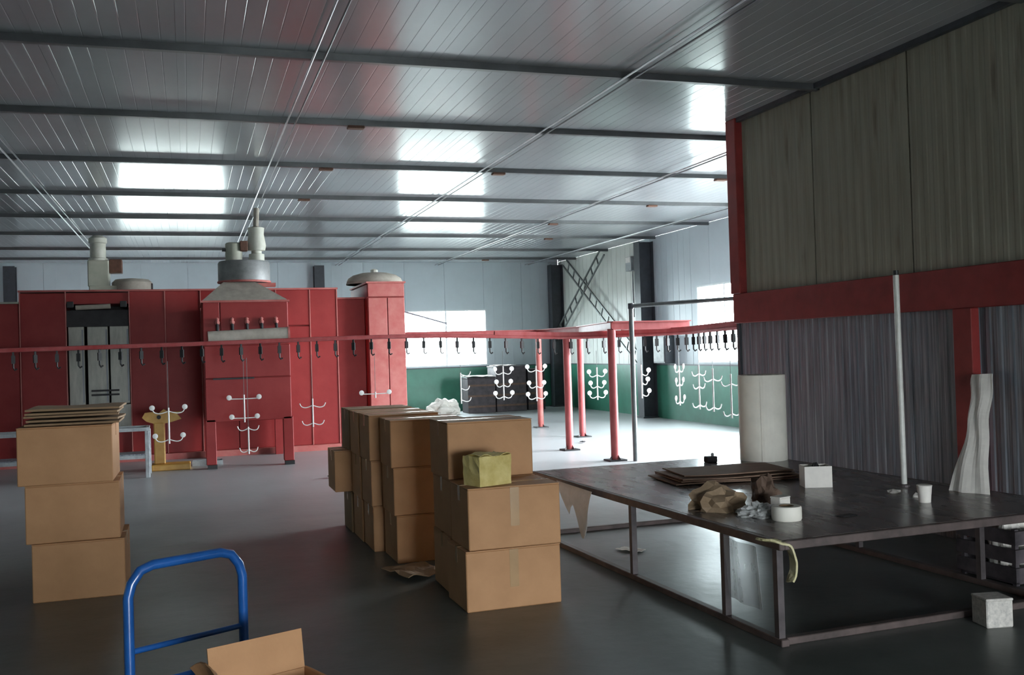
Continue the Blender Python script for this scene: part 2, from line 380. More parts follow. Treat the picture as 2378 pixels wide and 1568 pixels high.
# windows: frame, mullions, panes
def window(n, axis, pos, a, b, z0, z1, label):
    w_ = shell('window_%d' % n, label)
    def bx(u0, u1, d0, d1, q0, q1): return B(u0, u1, pos + d0, pos + d1, q0, q1) if axis == 'x' else B(pos + d0, pos + d1, u0, u1, q0, q1)
    fw = .035
    mb = MB()
    for (u0, u1, q0, q1) in ((a, b, z0, z0 + fw), (a, b, z1 - fw, z1), (a, a + fw, z0 + fw, z1 - fw), (b - fw, b, z0 + fw, z1 - fw)):
        if axis == 'x': mb.box(u0, u1, pos - .005, pos + .055, q0, q1)
        else: mb.box(pos - .005, pos + .055, u0, u1, q0, q1)
    mb.build('window_frame', 'window_frame', w_)
    nn = 2
    for k in range(nn):
        u0 = a + (b - a) * k / nn + fw; u1 = a + (b - a) * (k + 1) / nn - fw * .5
        bx(u0, u1 - .01, .026, .03, z0 + fw, z1 - fw).build('pane', 'pane', w_)
        if k: bx(u0 - fw - .01, u0, .012, .045, z0 + fw, z1 - fw).build('mullion', 'window_frame', w_)
for i, (a, b) in enumerate(FAR_WIN): window(i + 1, 'x', YF, a, b, 1.25, 2.82, ['bright window in far wall at the far end beyond the booth', 'bright window in far wall hidden behind the red booth', 'bright window in far wall beside the red tower'][i])
for i, (a, b) in enumerate(RIGHT_WIN): window(4 + i, 'y', XR, a, b, 1.27, 2.88, 'bright window in right wall beyond the partition end')
def door_frame(n, axis, pos, a, b, z1, label):
    d = shell('door_%d' % n, label)
    for (u0, u1, q0, q1) in ((a, a + .08, 0, z1 - .1), (b - .08, b, 0, z1 - .1), (a, b, z1 - .1, z1)):
        (B(u0, u1, pos - .02, pos + .07, q0, q1) if axis == 'x' else B(pos - .02, pos + .07, u0, u1, q0, q1)).build('door_frame', 'steel_dark', d)
door_frame(1, 'y', XR, DOOR_R[0], DOOR_R[1], DOOR_R[2], 'open doorway in right wall')
door_frame(2, 'x', YB - .05, DOOR_B[0], DOOR_B[1], DOOR_B[2], 'open doorway in back wall')

# partition: cream ribbed sheets over a red beam over galvanised sheets
wp = shell('wall_partition', 'partition of cream ribbed sheets above a red beam and galvanised sheets')
def upright_sheet(wid, z0, z1, pitch, depth, m, yfar):
    """ribbed sheet facing -x, its face at x=XP"""
    mb = MB(); prof = [(0, 0)]; u = pitch / 2
    while u < wid - pitch * .3:
        prof += [(u - pitch * .28, 0), (u - pitch * .16, -depth), (u + pitch * .16, -depth), (u + pitch * .28, 0)]; u += pitch
    prof.append((wid, 0)); n = len(prof)
    mb.v = [(d, -q, z0) for q, d in prof] + [(d, -q, z1) for q, d in prof] + [(.04, 0, z0), (.04, -wid, z0), (.04, 0, z1), (.04, -wid, z1)]
    for i in range(n - 1): mb.f.append((i, i + 1, n + i + 1, n + i))
    a, b, c, d_ = 2 * n, 2 * n + 1, 2 * n + 2, 2 * n + 3
    mb.f += [(a, c, d_, b), (0, n, c, a), (n - 1, b, d_, 2 * n - 1), tuple([a] + list(range(n)) + [b]), tuple([d_] + list(range(2 * n - 1, n - 1, -1)) + [c])]
    return mb.build('cream_panel' if z0 > 2 else 'galvanised_panel', m, wp, (XP, yfar, 0))
upw = 1.38; y = YP - .11; s0 = upright_sheet(upw - .018, 2.18, HC, .118, .004, 'cream_sheet', y)
while y - upw > YB:
    y -= upw; share(s0, wp, (XP, y, 0))
loww = .92; y = YP - .04; s1 = upright_sheet(loww - .008, 0, 1.9, .115, .006, 'galv', y); k = 0
while y - loww > YB:
    y -= loww; k += 1; share(s1, wp, (XP + (.006 if k % 2 else 0), y, 0))
B(XP - .075, XP - .02, YB, YP - .02, 1.87, 2.2, c=.006).build('red_beam', 'red_trim', wp)
B(XP - .09, XP + .06, YP - .2, YP, 2.2, HC, c=.008).build('end_post', 'red_trim', wp)
B(XP - .02, XP + .05, YP - .035, YP + .01, 0, 2.2).build('end_trim', 'steel_dark', wp)
B(XP - .07, XP - .02, YB, YP - .2, HC - .05, HC).build('top_channel', 'steel_dark', wp)
for yy in (6.33, 2.9): B(XP - .1, XP - .02, yy - .1, yy + .1, 0, 1.87, c=.006).build('red_post', 'red_trim', wp)
B(XP + .04, XP + .08, YB, YP - .02, 0, HC).build('backing', 'steel_dark', wp)

# ================================================================ RED COATING BOOTH
booth = thing('coating_booth', 'long red sheet-metal powder coating booth with upright panels beneath the blowers', 'booth', (0, 17.6, 0))
def bpan(x0, x1, z0, z1, y0=0., m='red_paint', dep=.05, parent=booth, name='panel'):
    return B(x0 + .006, x1 - .006, y0, y0 + dep, z0, z1, c=.008).build(name, m, parent)
# body shell behind the panels
mb = MB(); mb.box(-2.58, -1.92, .06, 2.4, .02, 2.78); mb.box(-.92, 2.52, .06, 2.4, .02, 2.78); mb.box(-1.92, -.92, 1.0, 2.4, .02, 2.78); mb.box(-1.92, -.92, .06, 1.0, 2.62, 2.78); mb.box(-1.92, -.92, .06, 1.0, .02, .5)
mb.build('body', 'red_paint', booth)
B(-7.5, -2.6, .12, 2.4, .02, 2.62).build('tunnel_body', 'red_paint', booth)
for i in range(5): bpan(-7.5 + i * .98, -7.5 + (i + 1) * .98, .12, 2.64, .07)
bpan(-2.58, -1.9, .1, 2.8)
bpan(-.93, -.37, .1, 2.82); bpan(-.37, .2, .1, 2.82); bpan(.2, .78, .1, 2.82); bpan(.78, 1.45, .1, 2.82)
bpan(1.45, 2.03, .1, 2.18); bpan(1.45, 2.03, 2.2, 2.82, m='red_paint'); bpan(2.03, 2.5, .1, 2.82)
for x in (-2.58, -1.9, -.93, -.37, .2, 1.45, 2.03, 2.5): B(x - .008, x + .008, -.014, .03, .1, 2.82).build('seam_strip', 'seam', booth)
B(-2.6, 2.52, -.02, 2.4, 2.82, 2.85).build('roof_sheet', 'red_dusty', booth)
B(-7.5, -2.6, .04, 2.4, 2.64, 2.67).build('roof_sheet', 'machine_green', booth)
B(-7.5, 2.5, -.12, .5, .0, .1).build('plinth', 'red_dusty', booth)
# recess with grey folding doors
B(-1.9, -.93, .02, .06, 2.62, 2.8).build('lintel', 'red_paint', booth)
B(-1.92, -.91, .9, .95, .5, 2.62).build('recess_back', 'dark_void', booth)
B(-1.9, -.93, .12, .3, 2.25, 2.52).build('header_box', 'dark_void', booth)
rl = MB().cyl((-1.75, .02, 2.56), (-1.22, .02, 2.58), .04, 12).build('roller', 'dust_grey', booth, smooth=True)
for x in (-1.83, -1.02): B(x - .05, x + .05, -.02, .06, 2.56, 2.66, c=.006).build('bearing_block', 'black', booth)
for x0, x1, a in ((-1.88, -1.64, .10), (-1.60, -1.28, .16), (-1.25, -.95, .12)):
    d = B(x0, x1, a, a + .05, .96, 2.25, c=.006).build('door_leaf', 'door_grey', booth)
    B(x0 + .05, x1 - .05, a - .006, a, 1.25, 2.1).build('leaf_panel', 'door_grey', d); B(x1 - .035, x1 - .015, a - .02, a, 1.0, 2.2).build('edge_strip', 'galv', d)
mb = MB(); mb.box(-1.55, -1.12, .1, .15, 1.17, 1.2); mb.box(-1.55, -1.12, .1, .15, 1.1, 1.13); mb.build('push_bar', 'dark_void', booth)
B(-1.9, -.93, .04, .3, .5, .95, c=.01).build('threshold_box', 'door_grey', booth)
# right end: lower link and the tower
bpan(2.53, 3.05, .1, 2.66, .3); B(2.53, 3.06, .36, 2.2, .05, 2.64).build('link_body', 'red_paint', booth)
B(2.53, 3.06, .28, 2.2, 2.66, 2.69).build('roof_sheet', 'red_dusty', booth)
tw = B(3.05, 3.72, .04, 1.9, .05, 2.9).build('tower_body', 'red_paint', booth)
bpan(3.05, 3.4, .08, 2.66, -.02, 'red_dusty', parent=tw); bpan(3.4, 3.72, .08, 2.66, -.02, 'red_dusty', parent=tw); bpan(3.05, 3.72, 2.68, 2.92, -.02, 'red_dusty', parent=tw)
B(3.03, 3.74, -.03, 1.9, 2.92, 2.95).build('tower_cap', 'red_dusty', tw)
# dusty dome bag on the tower
dm = thing('dust_dome', 'pale dusty rounded filter dome on top of the red tower', 'filter', (3.32, 18.35, 2.95))
MB().lathe([(.50, 0), (.52, .05), (.49, .11), (.40, .17), (.25, .21), (.06, .225)], 20).build('dome', 'dust_grey', dm, smooth=True)
MB().lathe([(.53, 0), (.53, .025)], 20).build('rim', 'dust_grey', dm); MB().lathe([(.07, .22), (.07, .27), (.03, .29)], 10).build('cap', 'machine_cream', dm)
# thin struts leaning out of the tower towards the far window
mb = MB().cyl((3.725, 18.6, 2.50), (4.75, 18.6, 2.2), .018, 6); tag(mb.build('strut_rod', 'galv'), 'thin pale rod leaning out of the red tower by the window', 'rod')

# spray hood standing in front of the booth
hood = thing('spray_hood', 'red spray hood on two legs projecting in front of the booth', 'spray hood', (.83, 15.55, 0))
HX = .62
B(-HX, HX, 0, 1.98, 1.85, 2.5).build('upper_box', 'red_paint', hood)
bpan(-HX - .01, -HX + .24, 1.88, 2.52, -.03, parent=hood, name='front_panel', dep=.03); bpan(-HX + .24, HX + .01, 1.88, 2.52, -.03, parent=hood, name='front_panel', dep=.03)
B(-HX, HX + .02, .03, 1.98, .7, 1.85).build('lower_box', 'red_paint', hood)
bpan(-HX, HX + .03, 1.36, 1.85, -.0, parent=hood, name='front_panel', dep=.03); bpan(-HX, HX + .03, .7, 1.35, -.0, parent=hood, name='front_panel', dep=.03)
B(-HX + .12, -HX + .72, -.012, 0, 1.335, 1.36).build('slot', 'dark_void', hood)
for x in (-HX + .07, HX - .03):
    lg = B(x - .075, x + .075, 0, .14, .06, .74, c=.008).build('leg', 'red_paint', hood); B(x - .06, x + .08, -.01, .15, 0, .06).build('foot', 'black', lg)
for x in (-HX + .07, HX - .03): B(x - .06, x + .06, 1.75, 1.88, 0, .74).build('leg', 'red_paint', hood)
pp = MB().tube([(-.56, -.15, 1.98), (.6, -.15, 2.02)], .085, 16).build('manifold_pipe', 'dust_grey', hood, smooth=True)
MB().tube([(.6, -.15, 2.02), (.63, -.15, 2.021)], .09, 16).build('pipe_end', 'seam', pp, smooth=True)
for i in range(5):
    x = -.42 + i * .215
    v = MB().tube([(x, -.05, 2.16), (x, -.13, 2.16), (x, -.15, 2.06)], .022, 8).build('nozzle_pipe', 'dark_void', hood)
    MB().lathe([(.03, 0), (.04, .03), (.022, .06), (.03, .08), (.01, .1)], 8, (x, -.06, 2.17)).build('valve_knob', 'seam', v)
# pyramid, drum and blower on the hood
mb = MB(); zb, zt = 2.52, 2.84
lo = [(-HX - .02, -.04), (HX + .02, -.04), (HX + .02, 1.5), (-HX - .02, 1.5)]; hi = [(-.3, .42), (.18, .42), (.18, 1.0), (-.3, 1.0)]
mb.v = [(x, y, zb) for x, y in lo] + [(x, y, zt) for x, y in hi]
mb.f = [(0, 1, 5, 4), (1, 2, 6, 5), (2, 3, 7, 6), (3, 0, 4, 7), (4, 5, 6, 7), (3, 2, 1, 0)]
mb.build('pyramid_cover', 'dust_grey', hood); B(-HX - .03, HX + .03, -.06, 1.5, 2.5, 2.53).build('cover_flange', 'red_dusty', hood)
fan = thing('exhaust_blower', 'grey round drum exhaust blower above the pyramid cover of the spray hood', 'blower', (.86, 16.25, 2.84))
MB().lathe([(.36, 0), (.40, .02), (.40, .31), (.38, .34), (.12, .35)], 28).build('drum', 'drum_grey', fan, smooth=True)
MB().lathe([(.41, .0), (.415, .015), (.41, .03)], 28).build('rim', 'red_dusty', fan)
MB().lathe([(.13, .35), (.13, .62), (.11, .64)], 14, (-.15, 0, 0)).build('motor', 'machine_green', fan, smooth=True)
MB().lathe([(.12, .35), (.12, .46), (.08, .47), (.08, .51), (.135, .52), (.15, .60), (.12, .78), (.13, .88), (.06, .9)], 14, (.2, 0, 0)).build('motor', 'machine_cream', fan, smooth=True)
B(-.06, .06, -.14, .02, .5, .66, c=.01).build('terminal_box', 'rust_clip', fan)
MB().cyl((.2, 0, .9), (.22, .05, 1.2), .045, 10).build('outlet_pipe', 'dust_grey', fan); B(-.33, -.26, -.04, .04, .5, .55).build('bracket', 'black', fan)
B(.2, .48, -.06, .1, -.06, 0).build('outlet_flange', 'red_dusty', fan)

# blower at the left on the booth roof
bl = thing('roof_blower', 'cream motor on a squat dusty scroll blower on the booth roof', 'blower', (-1.1, 18.5, 2.85))
mb = MB().lathe([(.30, 0), (.33, .03), (.33, .18), (.28, .23), (.1, .25)], 20, (.18, 0, 0)).build('scroll_housing', 'dust_grey', bl, smooth=True)
B(-.5, .1, -.22, .22, 0, .12, c=.015).build('duct', 'machine_green', bl)
B(-.52, -.18, -.17, .17, .1, .56, c=.015).build('motor_base', 'machine_green', bl)
MB().lathe([(.16, .56), (.16, .60), (.13, .61), (.13, .86), (.15, .87), (.15, .95), (.08, 1.0)], 14, (-.36, 0, 0)).build('motor', 'machine_cream', bl, smooth=True)
B(-.18, .03, -.12, .1, .34, .58, c=.01).build('terminal_box', 'rust_clip', bl); B(.48, .52, -.1, .1, 0, .16).build('outlet_flange', 'dark_void', bl)

# ================================================================ OVERHEAD CONVEYOR
conv = thing('overhead_conveyor', 'red overhead conveyor track on red posts passing in front of the booth', 'conveyor')
def smooth_path(P, sub=8):
    P = [Vector(p) for p in P]; out = []
    for i in range(len(P) - 1):
        a, b, c, d = P[max(i - 1, 0)], P[i], P[i + 1], P[min(i + 2, len(P) - 1)]
        for k in range(sub):
            t = k / sub
            out.append(.5 * ((2 * b) + (c - a) * t + (2 * a - 5 * b + 4 * c - d) * t * t + (3 * b - a - 3 * c + d) * t ** 3))
    out.append(P[-1]); return out
PA = smooth_path([(-7, 14.9, 1.83), (-3, 14.9, 1.85), (0, 14.9, 1.875), (2.9, 14.9, 1.91), (4.6, 15.0, 1.875), (5.82, 14.95, 1.83), (6.55, 14.3, 1.83), (6.85, 13.0, 1.83), (6.6, 11.6, 1.84), (6.45, 10.2, 1.85), (6.45, 7.0, 1.85)])
MB().tube(PA, .032, 8).build('track', 'red_pipe', conv, smooth=True)
mb = MB()
for p, q in zip(PA[32:-8], PA[33:-7]):
    if p.x > 4.0: mb.bar(p + Vector((0, 0, .05)), q + Vector((0, 0, .05)), .06, .06)
mb.build('track_cover', 'red_pipe', conv)
PB = [(4.2, 20.0, 2.02), (7.0, 19.75, 2.0), (6.89, 17.08, 1.99), (5.84, 13.24, 1.96), (7.15, 13.32, 1.955)]
for p, q in zip(PB, PB[1:]):
    mb = MB(); P_, Q_ = Vector(p), Vector(q); dz = Vector((0, 0, .055))
    mb.bar(P_ + dz, Q_ + dz, .12, .015); mb.bar(P_ - dz, Q_ - dz, .12, .015); mb.bar(P_, Q_, .02, .1)
    mb.build('girder', 'red_pipe', conv)
for (x, y, t, m_) in ((7.0, 19.68, 1.94, 'red_dusty'), (5.82, 15.0, 1.80, 'red_pipe'), (6.89, 17.08, 1.93, 'red_pipe'), (5.84, 13.24, 1.9, 'red_pipe')):
    po = MB().cyl((x, y, .02), (x, y, t), .062, 14).build('post', m_, conv, smooth=True)
    B(x - .13, x + .13, y - .13, y + .13, 0, .02).build('base_plate', 'black', po)
    mb = MB()
    for a in range(4):
        dx, dy = math.cos(a * PI / 2 + .4) * .11, math.sin(a * PI / 2 + .4) * .11
        mb.quad([(x, y, .02), (x + dx, y + dy, .02), (x, y, .17)])
    mb.build('gusset', 'leg_steel', po)
def along(P, step, start=0.):
    out = []; acc = start; i = 0; s = 0.
    for p, q in zip(P, P[1:]):
        L_ = (q - p).length
        while acc <= s + L_:
            out.append(p.lerp(q, (acc - s) / L_)); acc += step
        s += L_
    return out
hk0 = None
mb = MB().box(-.012, .012, -.012, .012, -.02, .03).box(-.024, .024, -.018, .018, -.13, -.02)
mb.tube([(0, 0, -.13), (0, 0, -.19), (.018, 0, -.22), (.045, 0, -.20)], .012, 6)
for p in along(PA, .272, .1):
    if p.y < 9.9: continue
    l = (p.x, p.y, p.z - .055)
    if hk0 is None: hk0 = mb.build('hook', 'black', conv, l)
    else: share(hk0, conv, l, (0, 0, random.uniform(-.5, .5)))

# grey pipe post and arm beside the track
gp = thing('pipe_stand', 'slim grey pipe post with an arm reaching towards the right window', 'pipe', (6.06, 13.02, 0))
MB().cyl((0, 0, 0), (0, 0, 2.25), .036, 12).build('post', 'pipe_grey', gp, smooth=True)
MB().tube([(0, 0, 2.23), (1.35, -.95, 2.28)], .03, 10).build('arm', 'pipe_grey', gp, smooth=True)
MB().lathe([(.045, 2.19), (.045, 2.27)], 10).build('elbow', 'steel_dark', gp)

# ---------------- white chandelier frames hanging from the track
G_CH = 'white lamp frames hanging from the conveyor'
def lampframe(px, py, hang, ztop, tiers, label, cups=True, rot=0., arm=.13, kind=0):
    """hang = track height; ztop = top of the stem; tiers = list of z offsets below ztop"""
    t = thing('lamp_frame', label, 'lamp frame', (px, py, 0), rot, G_CH)
    zb = ztop - max(tiers) - .06
    MB().cyl((0, 0, ztop), (0, 0, hang - .23), .0035, 5).build('hanging_wire', 'pipe_grey', t)
    MB().tube([(0, 0, ztop), (0, 0, zb)], .011, 7).build('stem', 'white_powder', t)
    for i, dz in enumerate(tiers):
        z = ztop - dz
        for s in ((-1, 1) if kind != 2 else (1,)):
            a = arm * (1 if i % 2 == 0 else .85)
            cv = [(0, 0, z), (s * a * .5, 0, z - .03), (s * a * .85, 0, z - .015), (s * a, 0, z + .035)] if kind != 1 else [(0, 0, z), (s * a, 0, z + .004)]
            ar = MB().tube(smooth_path(cv, 3), .008, 6).build('arm', 'white_powder', t)
            if cups: MB().tube([(cv[-1][0], .012, cv[-1][2] + .02), (cv[-1][0], 0, cv[-1][2] + .02), (cv[-1][0], -.010, cv[-1][2] + .02), (cv[-1][0], -.014, cv[-1][2] + .02)], [.012, .036, .038, .022], 14).build('cup', 'white_powder', ar, smooth=True)
    return t
def trackz(x, y): return min(PA, key=lambda p: (p.x - x) ** 2 + (p.y - y) ** 2).z
def hangframe(x, y, *a, **k): lampframe(x, y, trackz(x, y), *a, **k)
hangframe(-.30, 14.9, .98, [.05, .45], 'white two-tier lamp frame hanging beside the yellow stand', arm=.22, kind=0)
hangframe(.74, 14.9, 1.12, [.06, .34], 'white lamp frame with square cups hanging before the spray hood', arm=.21, kind=1)
hangframe(.78, 14.75, .66, [.02, .33], 'white lamp frame with splayed foot hanging low under the spray hood', arm=.15, cups=False)
hangframe(1.72, 14.9, 1.02, [.1, .36], 'white cross-shaped lamp frame hanging right of the spray hood leg', arm=.19, cups=False)
hangframe(2.66, 14.9, 1.08, [.03], 'white lamp frame with two round cups hanging before the tower', arm=.21, kind=1)
hangframe(-2.82, 14.9, .80, [.05, .2], 'white lamp frame hanging left of the tall carton stack', arm=.2)
hangframe(4.0, 14.9, 1.32, [.02, .24, .42], 'white L-shaped lamp frame hanging before the dark crates by the far window', kind=2, arm=.16, cups=False)
hangframe(4.72, 14.98, 1.40, [.10, .30, .48], 'white three-tier lamp frame with round cups hanging before the dark crates', arm=.14)
hangframe(5.28, 15.0, 1.38, [.06, .32, .50], 'white three-tier lamp frame with round cups hanging beside the pink post', arm=.15)
hangframe(6.2, 14.68, 1.33, [.12, .30, .46], 'white lamp frame hanging between the two red posts', arm=.14)
hangframe(6.66, 14.0, 1.36, [.14, .28, .46], 'white bent lamp frame hanging just behind the grey pipe post', arm=.12, kind=2)
hangframe(6.84, 13.1, 1.34, [.06, .26, .52], 'white lamp frame hanging before the black column, with small cups', arm=.16, rot=.7)
hangframe(6.78, 12.4, 1.36, [.12, .30, .56], 'white lamp frame hanging right of the black column, arms turned away', arm=.18, cups=False, rot=.5)
hangframe(6.66, 11.8, 1.32, [.14, .52], 'white two-armed lamp frame hanging before the right green wall', arm=.2, cups=False, rot=.4)
hangframe(6.52, 11.1, 1.26, [.12, .50], 'white lamp frame hanging close to the partition end', arm=.18, cups=False, rot=.3)
hangframe(6.46, 10.5, .98, [.06, .24], 'white lamp frame hanging lowest at the partition end', arm=.14, kind=2)

# ================================================================ CARTONS
def carton(x, y, z, wd, dp, ht, label, rot=0., group=None, m='carton', tapefront=False, face=None):
    """x = left edge, y = front edge when rot 0"""
    t = thing('carton', label, 'carton', (x + wd / 2, y + dp / 2, z), rot, group)
    hx, hy = wd / 2, dp / 2
    B(-hx, hx, -hy, hy, 0, ht - .008, c=.006).build('box_body', m, t)
    B(-hx, hx, -hy, -.003, ht - .008, ht - .002).build('flap', m, t); B(-hx, hx, .003, hy, ht - .008, ht - .002).build('flap', m, t)
    mb = MB().box(-hx - .001, hx + .001, -.025, .025, ht - .002, ht); mb.box(-hx - .0015, -hx, -.025, .025, ht - .1, ht); mb.box(hx, hx + .0015, -.025, .025, ht - .1, ht)
    mb.build('tape', 'tape', t)
    if tapefront: B(-.03, .03, -hy - .0015, -hy, ht * .35, ht - .01).build('tape_strip', 'tape', t)
    return t
gL = 'cartons in the left stack'
carton(-1.07, 7.56, 0, .60, .62, .405, 'bottom carton of the lone three-high stack behind the blue trolley', .0)
carton(-1.11, 7.57, .405, .61, .62, .405, 'middle carton of the lone three-high stack behind the blue trolley', .015)
carton(-1.145, 7.55, .81, .615, .62, .405, 'top carton of the lone three-high stack, cardboard sheets lying on it', -.01)
for i in range(5):
    ww, dd = .62 - .02 * (i % 2), .58 - .04 * (i % 3)
    def fl(u, v, i=i, ww=ww, dd=dd): return (-ww / 2 + ww * u, -dd / 2 + dd * v, .004 * math.sin(u * 7 + i * 2) * (v if i else 0) + .003 * (i > 0) * math.sin(v * 5 + i))
    tag(MB().grid(fl, 8, 5, .014).build('cardboard_sheet', 'carton_dull', None, (-.80 + .02 * math.sin(i * 2.2), 7.9 + .03 * math.cos(i * 3), 1.231 + i * .026), (0, 0, .05 * math.sin(i * 4.1))), ['lowest', 'second lowest', 'middle', 'second highest', 'topmost'][i] + ' flattened cardboard sheet on the lone three-high carton stack', 'cardboard', 'flattened sheets on the left carton stack')
# centre: front pair
carton(1.62, 6.06, 0, .64, .44, .385, 'front bottom carton carrying the carton with the yellow packet', .02, tapefront=True)
carton(1.65, 6.06, .385, .62, .44, .395, 'upper front carton with the yellow packet standing on it', .0, tapefront=True)
for i, z in enumerate((0, .39, .78)): carton(1.65 + .01 * (i % 2), 6.53 + .01 * i, z, .61, .5, .39, ['bottom', 'middle', 'top'][i] + ' carton of the stack right behind the yellow packet', .01 * (i - 1))
for i, z in enumerate((0, .375, .75)): carton(1.51 - .012 * i, 7.7, z, .6, .48, .375, ['bottom', 'middle', 'top'][i] + ' carton of the second stack behind the yellow packet, cardboard scrap at its foot', .012 * (1 - i))
for i, z in enumerate((0, .38, .76)): carton(1.425 - .01 * i, 8.24, z, .6, .46, .38, ['bottom', 'middle', 'top'][i] + ' carton of the third stack behind the yellow packet', .006 * i)
for i, z in enumerate((0, .38, .76)): carton(1.412 - .008 * i, 8.73, z, .6, .46, .38, ['bottom', 'middle', 'top'][i] + ' carton of the stack just before the rearmost carton stack', 0)
for i, z in enumerate((0, .385, .765)): carton((1.395, 1.25, 1.39)[i], 9.23, z, .6, .46, .38, ['bottom carton of the rearmost carton stack', 'carton jutting out sideways from the rearmost carton stack', 'top carton of the rearmost carton stack'][i], 0, m='carton_dull' if i != 1 else 'carton')
# cardboard flap hanging at the side, yellow packet, floor scrap
yp = thing('wrapped_packet', 'yellow film-wrapped packet standing on the upper front carton', 'packet', (1.83, 6.22, .78), .32)
bm = bmesh.new(); bmesh.ops.create_cube(bm, size=1)
bmesh.ops.subdivide_edges(bm, edges=list(bm.edges), cuts=4, use_grid_fill=True)
for v_ in bm.verts:
    n_ = noise.noise(v_.co * 5) * .05 + noise.noise(v_.co * 13) * .025
    v_.co = Vector((v_.co.x * .25, v_.co.y * .19, (v_.co.z + .5) * .19)) * (1 + n_); v_.co.z = max(0, v_.co.z)
MB().bm(bm).build('wrapped_body', 'yellow_wrap', yp); bm.free()
MB().grid(lambda u, v: (-.12 + .24 * u, -.1 + .19 * v, .196 + .012 * math.sin(u * 9 + v * 4)), 8, 6, .004).build('top_fold', 'yellow_wrap', yp)
def scrap(name, label, cat, c, sx, sy, rot, m, amp=.02, th=.006, group=None, seed=0):
    return tag(MB().grid(lambda u, v: ((u - .5) * sx, (v - .5) * sy, th + amp * (.5 + .5 * noise.noise(Vector((u * 3 + seed, v * 3, seed))))), 8, 6, th).build(name, m, None, c, (0, 0, rot)), label, cat, group)
scrap('cardboard_scrap', 'torn brown cardboard scrap on the floor before the carton stacks', 'cardboard', (1.56, 7.3, 0), .34, .42, .3, 'carton_dull', .06)

# ================================================================ PLATFORM TROLLEY
rz = math.atan2(.24, .47)
tro = thing('platform_trolley', 'blue tubular platform trolley with a rounded push handle', 'trolley', (-.03, 4.22, 0), rz)
hw = .245
hp = [(-hw, 0, .2), (-hw, 0, .74), (-hw + .015, 0, .79), (-hw + .05, 0, .835), (-hw + .10, 0, .85), (hw - .10, 0, .85), (hw - .05, 0, .835), (hw - .015, 0, .79), (hw, 0, .74), (hw, 0, .2)]
MB().tube(hp, .020, 12).build('push_handle', 'blue_paint', tro, smooth=True)
MB().cyl((-hw, 0, .53), (hw, 0, .53), .012, 10).build('crossbar', 'blue_paint', tro, smooth=True)
MB().cyl((-hw, 0, .39), (hw, 0, .39), .012, 10).build('crossbar', 'blue_paint', tro, smooth=True)
pl = B(-.27, .27, -.80, .04, .16, .20, c=.01).build('platform', 'blue_paint', tro); B(-.25, .25, -.78, .0, .2, .204).build('mat', 'rubber', pl)
for x in (-.2, .2):
    for y in (-.7, -.06):
        wv = MB().cyl((x - .02, y, .06), (x + .02, y, .06), .06, 14).build('wheel', 'rubber', tro, smooth=True)
        B(x - .03, x + .03, y - .02, y + .02, .115, .16).build('caster_fork', 'leg_steel', wv)
oc = thing('open_carton', 'open cardboard carton with raised flaps standing on the blue trolley', 'carton', (.27, 3.74, .204), rz - .1)
a, b, h_ = .19, .14, .24
mb = MB().box(-a, a, -b, b, 0, .005); mb.box(-a, a, -b, -b + .005, .005, h_); mb.box(-a, a, b - .005, b, .005, h_); mb.box(-a, -a + .005, -b + .005, b - .005, .005, h_); mb.box(a - .005, a, -b + .005, b - .005, .005, h_)
mb.build('box_body', 'carton', oc)
MB().grid(lambda u, v: (-a + 2 * a * u, b + .02 * v, h_ + .145 * v), 4, 3, .005).build('flap', 'carton', oc)
MB().grid(lambda u, v: (-a + 2 * a * u, -b - .13 * v, h_ - .05 * v), 4, 3, .005).build('flap', 'carton', oc)
MB().grid(lambda u, v: (a + .08 * v, -b + 2 * b * u, h_ - .03 * v - .05 * v * v), 4, 4, .005).build('flap', 'carton', oc)
MB().grid(lambda u, v: (-a - .07 * v, -b + 2 * b * u, h_ + .10 * v + .05 * math.sin(v * 2) * math.sin(u * PI)), 6, 4, .005).build('flap', 'carton', oc)

# ================================================================ WORKBENCH
T0, T1, U0, U1, TZ = 2.90, 5.22, 4.72, 8.40, .57
tb = thing('work_table', 'large low steel-framed work table with a dark worn board top', 'table', ((T0 + T1) / 2 + .035, (U0 + U1) / 2 - .02, 0), .036)
ox, oy = (T0 + T1) / 2, (U0 + U1) / 2
def L(x0, x1, y0, y1, z0, z1, c=0.): return B(x0 - ox, x1 - ox, y0 - oy, y1 - oy, z0, z1, c=c)
for i in range(3):
    yy0 = U0 + .035 + i * (U1 - U0 - .07) / 3; yy1 = U0 + .035 + (i + 1) * (U1 - U0 - .07) / 3
    L(T0 + .035, T1 - .035, yy0 + .0015, yy1 - .0015, TZ - .02, TZ).build('top_board', 'table_board', tb)
for (x0, x1, y0, y1) in ((T0, T0 + .035, U0, U1), (T1 - .035, T1, U0, U1), (T0 + .035, T1 - .035, U0, U0 + .035), (T0 + .035, T1 - .035, U1 - .035, U1)):
    L(x0, x1, y0, y1, TZ - .05, TZ - .001, c=.004).build('rim_bar', 'table_steel', tb)
for yy in (6.5, 7.6): L(T0 + .035, T1 - .035, yy - .02, yy + .02, TZ - .06, TZ - .02).build('cross_bar', 'table_steel', tb)
for x in (T0 + .02, 4.87):
    for yy in (U0 + .05, 5.3, 6.5, U1 - .05):
        L(x - .02, x + .02, yy - .02, yy + .02, .04, TZ - .05).build('leg', 'leg_steel', tb)
for x in (T0 + .02, 4.87): L(x - .025, x + .025, U0, U1, 0, .04, c=.004).build('floor_bar', 'table_steel', tb)
for yy in (U0 + .05, U1 - .05): L(T0 + .045, 4.845, yy - .025, yy + .025, 0, .04, c=.004).build('floor_bar', 'table_steel', tb)

